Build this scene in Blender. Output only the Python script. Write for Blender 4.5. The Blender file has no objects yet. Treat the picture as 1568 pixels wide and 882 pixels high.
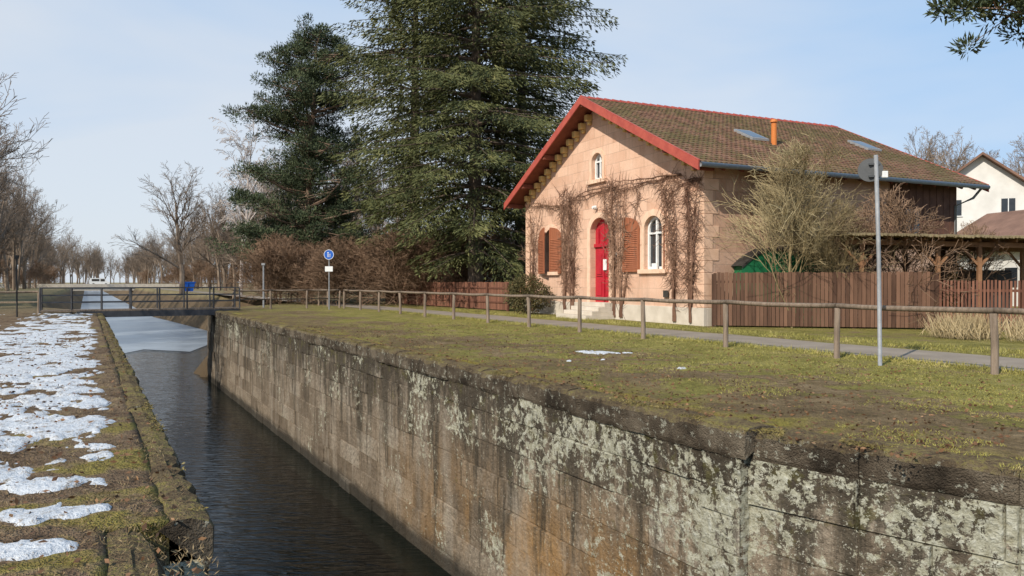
import bpy, bmesh, math, random
import numpy as np
from mathutils import Vector, Matrix, noise as mn
rad=math.radians
S=bpy.context.scene
R=random.Random(7)
# ---------------------------------------------------------------- helpers
TH=rad(29.0); CT,ST=math.cos(TH),math.sin(TH)
def C(a,s,z=0.0):   # canal frame: a = metres right of the left bank, s = metres along the canal
    return (a*CT-s*ST, a*ST+s*CT, z)
class MB:
    def __init__(s): s.V=[];s.F=[];s.A=[]
    def face(s,pts,a=0.0):
        b=len(s.V); s.V.extend([tuple(p) for p in pts]); s.F.append(tuple(range(b,b+len(pts)))); s.A.append(a)
    def box(s,x0,x1,y0,y1,z0,z1,a=0.0):
        b=len(s.V)
        s.V+= [(x0,y0,z0),(x1,y0,z0),(x1,y1,z0),(x0,y1,z0),(x0,y0,z1),(x1,y0,z1),(x1,y1,z1),(x0,y1,z1)]
        for f in ((0,3,2,1),(4,5,6,7),(0,1,5,4),(1,2,6,5),(2,3,7,6),(3,0,4,7)):
            s.F.append(tuple(b+i for i in f)); s.A.append(a)
    def beam(s,p,q,w,h,up=(0,0,1),a=0.0):
        p=Vector(p);q=Vector(q);d=(q-p).normalized();u=Vector(up)
        if abs(d.dot(u))>.98:u=Vector((0,1,0))
        sd=d.cross(u).normalized();u=sd.cross(d).normalized()
        b=len(s.V)
        for c in (p,q):
            for i,j in ((-1,-1),(1,-1),(1,1),(-1,1)):
                s.V.append(tuple(c+sd*(i*w/2)+u*(j*h/2)))
        for f in ((0,3,2,1),(4,5,6,7),(0,1,5,4),(1,2,6,5),(2,3,7,6),(3,0,4,7)):
            s.F.append(tuple(b+i for i in f)); s.A.append(a)
    def path(s,pts,rs,n=6,cap=True,a=0.0):
        b=len(s.V); m=len(pts)
        for i in range(m):
            p=Vector(pts[i]); d=(Vector(pts[min(i+1,m-1)])-Vector(pts[max(i-1,0)]))
            if d.length<1e-6:d=Vector((0,0,1))
            d.normalize()
            u=Vector((0,0,1)) if abs(d.z)<.9 else Vector((1,0,0))
            x=d.cross(u).normalized();y=d.cross(x)
            for k in range(n):
                t=2*math.pi*k/n
                s.V.append(tuple(p+x*(math.cos(t)*rs[i])+y*(math.sin(t)*rs[i])))
        for i in range(m-1):
            for k in range(n):
                s.F.append((b+i*n+k,b+i*n+(k+1)%n,b+(i+1)*n+(k+1)%n,b+(i+1)*n+k)); s.A.append(a)
        if cap:
            s.F.append(tuple(b+k for k in range(n)));s.A.append(a)
            s.F.append(tuple(b+(m-1)*n+k for k in range(n)));s.A.append(a)
    def mesh(s,name):
        me=bpy.data.meshes.new(name); me.from_pydata(s.V,[],s.F)
        at=me.attributes.new('blk','FLOAT','FACE'); at.data.foreach_set('value',s.A)
        me.update(); return me
def obj(name,data,mat=None,parent=None,smooth=False,bevel=0):
    if isinstance(data,MB): data=data.mesh(name)
    o=bpy.data.objects.new(name,data); S.collection.objects.link(o)
    if mat is not None and len(data.materials)==0: data.materials.append(mat)
    if parent: o.parent=parent
    if smooth: data.polygons.foreach_set('use_smooth',[True]*len(data.polygons))
    if bevel:
        m=o.modifiers.new('b','BEVEL');m.width=bevel;m.segments=2;m.limit_method='ANGLE'
    return o
def empty(name,loc=(0,0,0),rz=0):
    e=bpy.data.objects.new(name,None); S.collection.objects.link(e); e.location=loc; e.rotation_euler=(0,0,rz); return e
def npmesh(name,V,F):
    V=np.asarray(V,dtype=np.float32);F=np.asarray(F,dtype=np.int32)
    me=bpy.data.meshes.new(name); n,m,k=len(V),len(F),F.shape[1]
    me.vertices.add(n);me.vertices.foreach_set('co',V.ravel())
    me.loops.add(m*k);me.loops.foreach_set('vertex_index',F.ravel())
    me.polygons.add(m);me.polygons.foreach_set('loop_start',np.arange(0,m*k,k,dtype=np.int32))
    me.update(calc_edges=True);me.validate();return me
# ---------------------------------------------------------------- node helpers
class T:
    def __init__(s,name,rough=.85,spec=.3):
        s.m=bpy.data.materials.new(name);s.m.use_nodes=True;s.nt=s.m.node_tree
        s.b=s.nt.nodes['Principled BSDF'];s.b.inputs['Roughness'].default_value=rough
        s.b.inputs['Specular IOR Level'].default_value=spec
        s.geo=None
    def new(s,t): return s.nt.nodes.new(t)
    def link(s,a,b): s.nt.links.new(a,b)
    def put(s,inp,v):
        if isinstance(v,bpy.types.NodeSocket): s.link(v,inp)
        else:
            if isinstance(v,tuple) and len(v)==3 and inp.type=='RGBA': v=v+(1,)
            inp.default_value=v
    def pos(s):
        if not s.geo: s.geo=s.new('ShaderNodeNewGeometry')
        return s.geo.outputs['Position']
    def objc(s): return s.new('ShaderNodeTexCoord').outputs['Object']
    def vmul(s,v,k):
        n=s.new('ShaderNodeVectorMath');n.operation='MULTIPLY';s.put(n.inputs[0],v);n.inputs[1].default_value=k;return n.outputs[0]
    def dot(s,v,k):
        n=s.new('ShaderNodeVectorMath');n.operation='DOT_PRODUCT';s.put(n.inputs[0],v);n.inputs[1].default_value=k;return n.outputs['Value']
    def noise(s,v,sc,det=4,ro=.55,dist=0):
        n=s.new('ShaderNodeTexNoise');s.put(n.inputs['Vector'],v);n.inputs['Scale'].default_value=sc
        n.inputs['Detail'].default_value=det;n.inputs['Roughness'].default_value=ro;n.inputs['Distortion'].default_value=dist;return n.outputs['Fac']
    def ramp(s,f,st):
        n=s.new('ShaderNodeValToRGB');s.put(n.inputs[0],f);e=n.color_ramp.elements
        while len(e)<len(st):e.new(.5)
        for i,(p,c) in enumerate(st):
            e[i].position=p
            if not isinstance(c,tuple):c=(c,c,c)
            e[i].color=c+(1,)
        return n.outputs[0]
    def mr(s,f,a,b,c=0.,d=1.):
        n=s.new('ShaderNodeMapRange');s.put(n.inputs[0],f)
        for i,v in enumerate((a,b,c,d)):n.inputs[i+1].default_value=v
        return n.outputs[0]
    def mix(s,f,a,b,bl='MIX'):
        n=s.new('ShaderNodeMix');n.data_type='RGBA';n.blend_type=bl;s.put(n.inputs[0],f);s.put(n.inputs[6],a);s.put(n.inputs[7],b);return n.outputs[2]
    def ma(s,op,a,b=0.,cl=False):
        n=s.new('ShaderNodeMath');n.operation=op;n.use_clamp=cl;s.put(n.inputs[0],a);s.put(n.inputs[1],b);return n.outputs[0]
    def sep(s,v):
        n=s.new('ShaderNodeSeparateXYZ');s.put(n.inputs[0],v);return n.outputs
    def comb(s,x,y,z=0.):
        n=s.new('ShaderNodeCombineXYZ');s.put(n.inputs[0],x);s.put(n.inputs[1],y);s.put(n.inputs[2],z);return n.outputs[0]
    def attr(s,name):
        n=s.new('ShaderNodeAttribute');n.attribute_name=name;return n.outputs['Fac']
    def bump(s,h,st=.4,dist=.02):
        n=s.new('ShaderNodeBump');n.inputs['Strength'].default_value=st;n.inputs['Distance'].default_value=dist;s.put(n.inputs['Height'],h);s.link(n.outputs[0],s.b.inputs['Normal']);return n
    def col(s,c): s.put(s.b.inputs['Base Color'],c)
def simple(name,c1,c2,sc=6,rough=.8,spec=.3,metal=0,bump=.15,stretch=None,fine=40):
    t=T(name,rough,spec);v=t.objc()
    if stretch: v=t.vmul(v,stretch)
    n=t.noise(v,sc,3,.6);n2=t.noise(v,fine,2,.6)
    f=t.ma('ADD',t.ma('MULTIPLY',n,.65),t.ma('MULTIPLY',n2,.35))
    t.col(t.ramp(f,[(.35,c1),(.65,c2)]));t.b.inputs['Metallic'].default_value=metal
    if bump: t.bump(n2,bump,.01)
    return t.m
def twigmat(name,c1,c2):
    t=T(name,.9,.05);n=t.noise(t.pos(),.35,1,.5);t.col(t.ramp(n,[(.35,c1),(.65,c2)]));return t.m
def leafmat(name,c1,c2,c3=None,sc=.8,rough=.7):
    t=T(name,rough,.2);v=t.pos()
    n=t.noise(v,sc,1,.6);n2=t.noise(v,9,1,.6)
    f=t.ma('ADD',t.ma('MULTIPLY',n,.5),t.ma('MULTIPLY',n2,.5))
    st=[(.38,c1),(.58,c2)]
    if c3: st.append((.70,c3))
    t.col(t.ramp(f,st)); return t.m
# ---------------------------------------------------------------- materials
def wall_mat(name):
    t=T(name,.9,.2);p=t.pos();z=t.sep(p)[2]
    sdist=t.dot(p,(-ST,CT,0))
    blk=t.attr('blk')
    n1=t.noise(p,1.1,5,.65);n2=t.noise(p,14,5,.72)
    base=t.ramp(t.ma('ADD',t.ma('MULTIPLY',n1,.64),t.ma('MULTIPLY',blk,.36)),[(.22,(.125,.094,.064)),(.42,(.215,.168,.12)),(.56,(.30,.24,.175)),(.8,(.43,.38,.305))])
    base=t.mix(t.ramp(n2,[(.40,.0),(.66,.7)]),base,(.09,.068,.045))
    # ochre zone low and near
    oz=t.ma('MULTIPLY',t.mr(z,-1.1,-2.4),t.mr(sdist,18,9))
    on=t.ramp(t.noise(t.vmul(p,(1,1,.45)),.9,4,.6),[(.42,0.),(.58,1.)])
    base=t.mix(t.ma('MULTIPLY',t.ma('MULTIPLY',oz,on),.8),base,t.ramp(n2,[(.3,(.22,.11,.03)),(.7,(.42,.24,.085))]))
    rn=t.ramp(t.noise(t.vmul(p,(1.3,1.3,.15)),1.4,3,.6),[(.52,0.),(.68,1.)])
    base=t.mix(t.ma('MULTIPLY',rn,.35),base,(.42,.37,.30))
    # dark algae drips from the top, fading out downwards
    st=t.noise(t.vmul(p,(1.9,1.9,.22)),1.5,6,.72,.4)
    topd=t.mr(z,-3.2,-.1,-.07,.13)
    dk=t.ramp(t.ma('ADD',st,topd),[(.49,0.),(.62,1.)])
    base=t.mix(t.ma('MULTIPLY',dk,.84),base,t.ramp(n2,[(.3,(.018,.015,.011)),(.7,(.085,.07,.048))]))
    bt=t.ramp(t.ma('ADD',t.noise(p,2.7,5,.7),t.mr(z,-1.3,-.25,-.16,.17)),[(.50,0.),(.60,1.)])
    base=t.mix(t.ma('MULTIPLY',bt,.75),base,(.05,.04,.028))
    mo=t.ramp(t.ma('ADD',t.noise(p,3.5,4,.7),t.mr(z,-1.8,-.05,-.08,.07)),[(.57,0.),(.67,1.)])
    base=t.mix(t.ma('MULTIPLY',mo,.55),base,(.105,.095,.03))
    # pale lichen crusts: scattered spots plus larger clusters
    ln=t.noise(p,8,5,.8,.3);lm=t.noise(p,.8,4,.65)
    env=t.ma('ADD',t.mr(z,-2.8,-.8,-.08,.015),t.mr(sdist,20,4,-.05,.07))
    lt=t.ma('ADD',t.ma('ADD',ln,t.ma('MULTIPLY',t.ma('SUBTRACT',lm,.5),.8)),env)
    li=t.ramp(lt,[(.57,0.),(.60,1.)])
    base=t.mix(t.ma('MULTIPLY',li,.88),base,t.ramp(n2,[(.3,(.27,.25,.16)),(.55,(.46,.45,.35)),(.7,(.64,.64,.55))]))
    ln2=t.ramp(t.ma('ADD',t.noise(p,26,3,.7),t.mr(sdist,22,5,-.05,.03)),[(.66,0.),(.69,.8)])
    base=t.mix(ln2,base,(.48,.47,.39))
    wl=t.mr(t.ma('ADD',z,t.ma('MULTIPLY',n1,.3)),-3.3,-3.55)
    base=t.mix(t.ma('MULTIPLY',wl,.85),base,(.025,.023,.018))
    t.col(base)
    t.bump(t.ma('ADD',t.ma('MULTIPLY',n2,1.),t.ma('MULTIPLY',t.noise(p,3,3,.6),1.5)),1.,.06)
    return t.m
M_wall=wall_mat('lock_sandstone')
def coping_mat():
    t=T('coping_stone',.95,.12);p=t.pos();z=t.sep(p)[2];a=t.dot(p,(CT,ST,0))
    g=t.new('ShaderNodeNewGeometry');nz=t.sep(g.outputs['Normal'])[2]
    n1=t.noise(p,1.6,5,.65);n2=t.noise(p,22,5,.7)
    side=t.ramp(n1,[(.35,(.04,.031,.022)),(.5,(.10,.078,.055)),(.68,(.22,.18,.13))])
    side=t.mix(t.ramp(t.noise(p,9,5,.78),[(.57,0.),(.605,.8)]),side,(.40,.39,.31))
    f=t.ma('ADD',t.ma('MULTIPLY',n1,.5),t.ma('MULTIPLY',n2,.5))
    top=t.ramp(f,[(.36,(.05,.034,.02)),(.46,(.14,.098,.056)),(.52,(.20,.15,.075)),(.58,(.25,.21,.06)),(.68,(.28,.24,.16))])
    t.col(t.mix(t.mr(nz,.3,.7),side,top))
    t.bump(t.ma('ADD',n2,t.noise(p,60,2,.6)),1.,.05);return t.m
M_cop=coping_mat()
def ground_mat():
    t=T('ground_grass',.95,.1);p=t.pos()
    a=t.dot(p,(CT,ST,0));s=t.dot(p,(-ST,CT,0));z=t.sep(p)[2]
    n0=t.noise(p,.35,2,.5);n1=t.noise(p,1.3,4,.65);n2=t.noise(p,8,4,.7);n3=t.noise(p,48,2,.7)
    f=t.ma('ADD',t.ma('MULTIPLY',n1,.42),t.ma('ADD',t.ma('MULTIPLY',n2,.33),t.ma('MULTIPLY',n3,.25)))
    g=t.ramp(f,[(.37,(.12,.10,.03)),(.47,(.23,.205,.055)),(.56,(.34,.285,.095)),(.68,(.43,.35,.17))])
    br=t.ramp(f,[(.36,(.065,.043,.025)),(.5,(.18,.122,.068)),(.62,(.30,.215,.125))])
    ed=t.ma('ADD',t.mr(a,11.8,6.8,-.09,.15),n1)
    ed=t.ma('ADD',ed,t.ma('MULTIPLY',t.ma('SUBTRACT',n0,.5),.8))
    g=t.mix(t.ramp(ed,[(.48,0.),(.59,.92)]),g,br)
    ms=t.ma('MULTIPLY',t.mr(a,7.4,6.5),t.ramp(n1,[(.48,0.),(.6,.8)]))
    g=t.mix(ms,g,t.ramp(n3,[(.3,(.15,.125,.02)),(.7,(.32,.275,.05))]))
    lb=t.ramp(f,[(.37,(.055,.036,.024)),(.47,(.165,.11,.068)),(.57,(.27,.195,.12)),(.68,(.35,.28,.175))])
    lm=t.ramp(t.ma('ADD',t.ma('ADD',n1,t.mr(a,-3.5,.3,-.16,.0)),t.mr(s,11,5,-.06,.06)),[(.5,0.),(.6,1.)])
    lb=t.mix(t.ma('MULTIPLY',lm,.75),lb,t.ramp(t.ma('ADD',t.ma('MULTIPLY',n3,.5),t.ma('MULTIPLY',n2,.5)),[(.38,(.11,.085,.02)),(.6,(.32,.27,.05))]))
    g=t.mix(t.mr(a,3.,2.),g,lb)
    far=t.ramp(f,[(.35,(.12,.09,.045)),(.5,(.22,.18,.095)),(.65,(.30,.245,.14))])
    g=t.mix(t.mr(s,38,60),g,far)
    g=t.mix(t.mr(z,-.25,-.8),g,(.14,.10,.06))
    t.col(g);t.bump(t.ma('ADD',n3,t.ma('MULTIPLY',n2,1.5)),1.,.06);return t.m
M_gr=ground_mat()
def water_mat():
    t=T('canal_water',.015,.22);p=t.pos()
    mp=t.new('ShaderNodeMapping');t.link(p,mp.inputs[0]);mp.inputs['Rotation'].default_value=(0,0,rad(-52));mp.inputs['Scale'].default_value=(.7,3.0,1)
    n=t.noise(mp.outputs[0],1.6,2,.5,1.0);n2=t.noise(mp.outputs[0],6,2,.5,.4)
    t.col((.006,.008,.006));t.b.inputs['IOR'].default_value=1.33
    t.bump(t.ma('ADD',n,t.ma('MULTIPLY',n2,.15)),.5,.07);return t.m
M_water=water_mat()
M_ice=simple('ice',(.12,.14,.155),(.26,.29,.315),.25,.3,.5,bump=.1)
def snow_mat():
    t=T('snow',.6,.3);p=t.pos();n=t.noise(p,30,4,.7);n2=t.noise(p,7,4,.7)
    c=t.ramp(n,[(.3,(.43,.44,.46)),(.6,(.62,.64,.66))])
    c=t.mix(t.ramp(t.ma('ADD',t.ma('MULTIPLY',n,.5),t.ma('MULTIPLY',n2,.5)),[(.53,0.),(.59,.8)]),c,(.23,.17,.11))
    t.col(c)
    t.bump(t.ma('ADD',n,n2),.8,.04);return t.m
M_snow=snow_mat()
M_path=simple('path_asphalt',(.20,.165,.13),(.29,.24,.19),1.2,.95,.1,fine=60)
M_wood=simple('weathered_wood',(.12,.09,.065),(.26,.20,.15),3,.9,.1,stretch=(6,6,.6),bump=.5)
M_bark=simple('bark',(.08,.06,.045),(.17,.13,.10),3,.95,.1,bump=.5)
M_pbark=simple('pine_bark',(.18,.12,.085),(.32,.22,.16),3,.95,.1,bump=.5)
M_twig_far=twigmat('bare_twigs_brown',(.155,.115,.085),(.26,.20,.15))
M_birch=twigmat('birch_twigs',(.36,.30,.26),(.52,.45,.40))
M_yel=twigmat('shrub_twigs',(.24,.185,.10),(.44,.36,.21))
M_redtw=twigmat('hedge_twigs',(.14,.09,.058),(.26,.17,.112))
M_vine=twigmat('vine_wood',(.12,.065,.045),(.25,.15,.10))
M_spr=leafmat('spruce_needles',(.04,.05,.018),(.125,.13,.048),(.24,.215,.09))
M_pine=leafmat('pine_needles',(.028,.043,.022),(.08,.10,.048),(.15,.16,.075))
M_shrub=leafmat('shrub_leaves',(.06,.055,.022),(.12,.10,.04),(.24,.09,.05),2)
M_yleaf=leafmat('forsythia_blossom',(.3,.25,.03),(.55,.45,.06),None,2)
M_straw=simple('dry_grass',(.30,.225,.12),(.50,.40,.24),1.2,.9,.1,bump=0)
M_steel=simple('painted_steel',(.025,.025,.028),(.05,.05,.055),5,.5,.5,bump=0)
M_galv=simple('galvanised_steel',(.20,.205,.21),(.29,.295,.30),8,.6,.4,metal=.1,bump=0)
M_dgrey=simple('sign_back',(.05,.053,.055),(.08,.083,.086),3,.5,.4,bump=0)
M_white=simple('white_paint',(.66,.66,.64),(.78,.78,.76),5,.5,.3,bump=0)
M_red=simple('red_paint',(.32,.06,.045),(.44,.095,.065),3,.6,.3,bump=.05)
M_door=simple('door_red',(.36,.012,.025),(.46,.02,.035),3,.4,.4,bump=0)
M_shut=simple('shutter_wood',(.25,.085,.04),(.36,.13,.065),3,.6,.3,stretch=(4,4,.5),bump=.2)
M_soff=simple('soffit_wood',(.16,.05,.035),(.24,.08,.05),3,.8,.2,bump=.1)
M_clad=simple('cladding_wood',(.09,.045,.032),(.16,.08,.055),3,.8,.2,bump=.1)
M_yst=simple('corbel_stone',(.54,.36,.14),(.68,.48,.21),4,.8,.2)
M_glass=simple('window_glass',(.015,.02,.025),(.03,.035,.04),2,.06,.6,bump=0)
M_blue=simple('sign_blue',(.01,.09,.42),(.015,.11,.48),3,.4,.4,bump=0)
M_green=simple('shed_green',(.01,.12,.045),(.02,.18,.07),2,.5,.4,bump=0)
M_dark=simple('dark_trim',(.03,.028,.025),(.05,.045,.04),3,.7,.3,bump=0)
def board_mat(name,c1,c2):
    t=T(name,.8,.2);o=t.objc();b=t.attr('blk');n=t.noise(t.vmul(o,(4,4,.5)),2,4,.6)
    t.col(t.ramp(t.ma('ADD',t.ma('MULTIPLY',b,.4),t.ma('MULTIPLY',n,.6)),[(.25,c1),(.75,c2)]));t.bump(n,.3,.01);return t.m
M_fence=board_mat('fence_boards',(.065,.034,.022),(.18,.098,.062))
M_fence2=board_mat('fence_boards_red',(.11,.048,.032),(.24,.11,.07))
M_pergw=simple('pergola_timber',(.20,.10,.05),(.32,.17,.085),2,.7,.3,bump=.2)
M_orange=simple('chimney_orange',(.5,.15,.03),(.6,.2,.05),3,.5,.3,bump=0)
M_rend=simple('render_white',(.56,.54,.50),(.72,.70,.66),.8,.85,.2)
M_froof=simple('neighbour_tiles',(.13,.075,.055),(.24,.14,.10),.9,.85,.2)
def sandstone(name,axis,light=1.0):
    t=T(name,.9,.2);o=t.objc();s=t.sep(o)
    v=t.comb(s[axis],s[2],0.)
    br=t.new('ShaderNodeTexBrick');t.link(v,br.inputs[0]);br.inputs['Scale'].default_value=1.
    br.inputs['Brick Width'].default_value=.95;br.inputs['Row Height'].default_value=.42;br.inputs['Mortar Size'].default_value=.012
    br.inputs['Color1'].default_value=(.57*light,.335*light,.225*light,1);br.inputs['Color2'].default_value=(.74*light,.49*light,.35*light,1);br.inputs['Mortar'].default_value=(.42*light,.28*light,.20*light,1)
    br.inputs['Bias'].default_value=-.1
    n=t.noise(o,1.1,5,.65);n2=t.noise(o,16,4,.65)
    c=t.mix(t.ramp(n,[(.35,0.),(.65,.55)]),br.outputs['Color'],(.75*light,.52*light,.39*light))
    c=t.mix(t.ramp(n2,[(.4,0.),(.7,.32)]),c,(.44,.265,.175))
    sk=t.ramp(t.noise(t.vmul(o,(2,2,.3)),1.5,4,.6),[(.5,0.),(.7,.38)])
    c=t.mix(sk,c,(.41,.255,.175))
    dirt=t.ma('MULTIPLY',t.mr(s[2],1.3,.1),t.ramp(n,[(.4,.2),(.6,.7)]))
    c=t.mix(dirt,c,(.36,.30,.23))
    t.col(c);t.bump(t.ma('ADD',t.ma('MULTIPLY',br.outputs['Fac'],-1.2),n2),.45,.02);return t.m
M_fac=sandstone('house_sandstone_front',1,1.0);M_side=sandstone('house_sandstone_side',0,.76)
M_trim=simple('sandstone_trim',(.64,.42,.29),(.78,.55,.40),4,.85,.2)
M_quoin=simple('quoin_stone',(.58,.37,.25),(.72,.48,.34),3,.85,.2,bump=.3)
M_plinth=simple('plinth_stone',(.46,.40,.32),(.62,.55,.46),2,.9,.2,bump=.3)
def roof_mat():
    t=T('roof_tiles',.85,.15);o=t.objc();s=t.sep(o)
    row=t.ma('FLOOR',t.ma('MULTIPLY',s[1],4.0));
    wn=t.new('ShaderNodeTexWhiteNoise');wn.noise_dimensions='2D'
    t.link(t.comb(t.ma('FLOOR',t.ma('MULTIPLY',s[0],4.6)),row,0.),wn.inputs['Vector'])
    n=t.noise(o,.7,4,.7);n2=t.noise(o,9,3,.7)
    c=t.ramp(wn.outputs['Value'],[(0.,(.14,.072,.048)),(.5,(.205,.11,.072)),(1.,(.27,.15,.10))])
    m=t.ramp(t.ma('ADD',t.ma('MULTIPLY',n,.55),t.ma('MULTIPLY',n2,.45)),[(.44,0.),(.56,.85)])
    c=t.mix(m,c,t.ramp(n2,[(.4,(.085,.068,.03)),(.65,(.185,.155,.065))]))
    t.col(c)
    w=t.ma('SINE',t.ma('MULTIPLY',s[0],4.6*2*math.pi))
    t.bump(t.ma('ADD',t.ma('MULTIPLY',w,.5),n2),.7,.03);return t.m
M_roof=roof_mat()
# ---------------------------------------------------------------- ground sheet
WZ=-3.9
def lerp(a,b,t): t=max(0,min(1,t));return a+(b-a)*t
def aR(s):
    if s>=5.7: return 5.88
    t=5.7-s; return 5.88+.20*t+.028*t*t
def aL(s): return .69 if s>=5.26 else .33
def Rtop(s):
    if s<=45.4: return aR(s)+.36
    if s<62: return lerp(6.3,16.5,(s-45.4)/16.6)
    return lerp(16.5,12,(s-62)/70)
def Rbot(s):
    return Rtop(s) if s<=45.4 else Rtop(s)-min(3.5,(s-45.4)*1.2)
def Ltop(s):
    if s<=45.4: return aL(s)-.24
    return lerp(.25,-4,(s-45.4)/14)
def Lbot(s): return Ltop(s) if s<=45.4 else Ltop(s)+min(3.5,(s-45.4)*1.2)
def gh(a,s):
    if a>12.4 or s>44: return 0.
    w=min(1,(12.4-a)/1.0) if a>3 else 1.
    return w*(mn.noise(Vector((a*.9,s*.9,1)))*.035+mn.noise(Vector((a*3.3,s*3.3,5)))*.018+mn.noise(Vector((a*8,s*8,2)))*.008)
ss=[-400,-100,-30,-12,-6,-3,-1.5]+[i*.2 for i in range(0,26)]+[5.25,5.27]+[5.4+i*.2 for i in range(0,200)]+[3.5+i*.1 for i in range(100)]+[45.4,45.41,47,49,52,56,62,70,80,95,115,135,160,200,280,400,700,1300,3000]
ss=sorted(set(round(x,3) for x in ss))
offR=[0,.08,.16,.25]+[.35+.15*i for i in range(44)]+[8,10,14,20,30,50,100,300,900,3000]
offL=[0,.08,.16,.25]+[.35+.1*i for i in range(40)]+[4.6+.2*i for i in range(30)]+[11,14,20,30,50,100,300,900,3000]
V=[];cols=len(offL)+len(offR)+2
for s in ss:
    for o in reversed(offL):
        a=Ltop(s)-o;V.append(C(a,s,gh(a,s)))
    V.append(C(Lbot(s)+.02,s,-4.6));V.append(C(Rbot(s)-.02,s,-4.6))
    for o in offR:
        a=Rtop(s)+o;V.append(C(a,s,gh(a,s)))
F=[]
for i in range(len(ss)-1):
    for j in range(cols-1):
        b=i*cols+j;F.append((b,b+1,b+cols+1,b+cols))
obj('ground',npmesh('ground',V,F),M_gr,smooth=True)
m=MB();m.face([C(-8,-60,WZ),C(20,-60,WZ),C(20,1500,WZ),C(-8,1500,WZ)]);obj('canal_water',m,M_water)
m=MB();pts=[C(-.5,69,WZ+.02),C(2,64,WZ+.02),C(4,68,WZ+.02),C(7,64,WZ+.02),C(9,70,WZ+.02),C(11,69,WZ+.02),C(13.2,76,WZ+.02),C(13,80,WZ+.02),C(9,130,WZ+.02),C(8.5,900,WZ+.02),C(-1,900,WZ+.02),C(-1,75,WZ+.02)]
m.face(pts);obj('canal_ice',m,M_ice)
# ---------------------------------------------------------------- lock walls
def block_wall(mb,poly,side,ztop,zbot,rng,rowh=(.36,.50),tone=None):
    segs=[];L=0
    for i in range(len(poly)-1):
        p=Vector(poly[i]);q=Vector(poly[i+1]);segs.append((L,(q-p).length,p,(q-p).normalized()));L+=(q-p).length
    def at(u,dep,z):
        for (l0,ln,p,d) in segs:
            if u<=l0+ln+1e-6:break
        w=p+d*(u-l0);n=Vector((-d.y,d.x))*side
        w=w+n*dep
        return C(w.x,w.y,z)
    bounds=[sg[0] for sg in segs]+[L]
    z=ztop
    while z>zbot:
        h=rng.uniform(*rowh);z1=z-h
        u=0
        while u<L-1e-4:
            ln=rng.uniform(.5,1.7);u1=min(L,u+ln)
            for b in bounds:
                if u<b-1e-4<u1: u1=b
            if L-u1<.2:u1=L
            dp=rng.uniform(-.016,.03);e=rng.uniform(.008,.022);a=tone if tone is not None else rng.random()
            sk=rng.uniform(-.016,.016)
            o=[(u,z1),(u1,z1),(u1,z),(u,z)];i_=[(u+e,z1+e+sk*.4),(u1-e,z1+e),(u1-e,z-e+sk*.3),(u+e,z-e)]
            eps=1e-4
            O=[at(min(max(x,u+eps),u1-eps),-.02,zz) for x,zz in o];I=[at(x,dp+rng.uniform(-.008,.008),zz) for x,zz in i_]
            mb.face(I,a)
            for k in range(4): mb.face([O[k],O[(k+1)%4],I[(k+1)%4],I[k]],a*.7)
            u=u1
        z=z1
def coping(mb,poly,side,w,zt,th,rng,proud=.05):
    for i in range(len(poly)-1):
        p=Vector(poly[i]);q=Vector(poly[i+1]);d=(q-p).normalized();L=(q-p).length;n=Vector((-d.y,d.x))*side
        k=max(1,int(L/rng.uniform(1.2,1.7)));us=[L*j/k for j in range(k+1)]
        for j in range(k):
            u0,u1=us[j]+.003,us[j+1]-.003;a=rng.random()
            pr=proud+rng.uniform(-.02,.015);zz=zt+rng.uniform(-.01,.008)
            nn=max(2,int((u1-u0)/.07));b=len(mb.V);prof=8
            for q_ in range(nn+1):
                u=u0+(u1-u0)*q_/nn;c=p+d*u
                w1=mn.noise(Vector((c.x*1.7,c.y*1.7,3)))*.06+mn.noise(Vector((c.x*6,c.y*6,8)))*.04+mn.noise(Vector((c.x*15,c.y*15,8)))*.016
                r=.04+abs(w1)*1.2
                en=.012 if q_ in (0,nn) else 0
                pf=[(pr-.02-en,-th),(pr+w1*.6-en,-th+.05),(pr+w1-en,-r-.01),(pr-r*.5+w1-en,-.018-en*.5),(pr-r*1.6+w1,0-en*.4),(-w*.4,.014),(-w*.75,.006),(-w,-.04)]
                for (dd,dz) in pf:
                    x=c+n*dd;mb.V.append(C(x.x,x.y,zz+dz+mn.noise(Vector((c.x*5,c.y*5+dd*6,2)))*.018+mn.noise(Vector((c.x*13,c.y*13+dd*13,2)))*.01))
            for q_ in range(nn):
                for t_ in range(prof-1):
                    mb.F.append((b+q_*prof+t_,b+q_*prof+t_+1,b+(q_+1)*prof+t_+1,b+(q_+1)*prof+t_));mb.A.append(a)
            mb.F.append(tuple(b+t_ for t_ in range(prof)));mb.A.append(a)
            mb.F.append(tuple(b+nn*prof+t_ for t_ in range(prof)));mb.A.append(a)
rg=random.Random(3)
rw=empty('lock_wall')
mb=MB();block_wall(mb,[(5.88,45.4),(5.88,6.25)],-1,-.30,-4.5,rg);
block_wall(mb,[(5.81,6.25),(5.81,5.7)],-1,-.30,-.62,rg,(.31,.32),.3)
block_wall(mb,[(5.79,6.25),(5.79,5.7)],-1,-.62,-1.3,rg,(.68,.685),1.6)
block_wall(mb,[(5.82,6.25),(5.82,5.7)],-1,-1.3,-4.5,rg,(.45,.75),.5)
mb.face([C(5.82,6.25,-.3),C(6.3,6.25,-.3),C(6.3,6.25,-4.5),C(5.82,6.25,-4.5)],.5)
fl=[(aR(s)+.05,s) for s in (5.7,4.6,3.4,2.2,1.,-1,-3,-6)]
block_wall(mb,fl,-1,-.30,-4.5,rg)
mb.face([C(5.82,5.7,-.3),C(6.1,5.7,-.3),C(6.1,5.7,-4.5),C(5.82,5.7,-4.5)],.4)
block_wall(mb,[(9.5,52),(5.88,45.4)],-1,-.05,-4.5,rg)
obj('masonry_blocks',mb,M_wall,rw)
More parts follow.
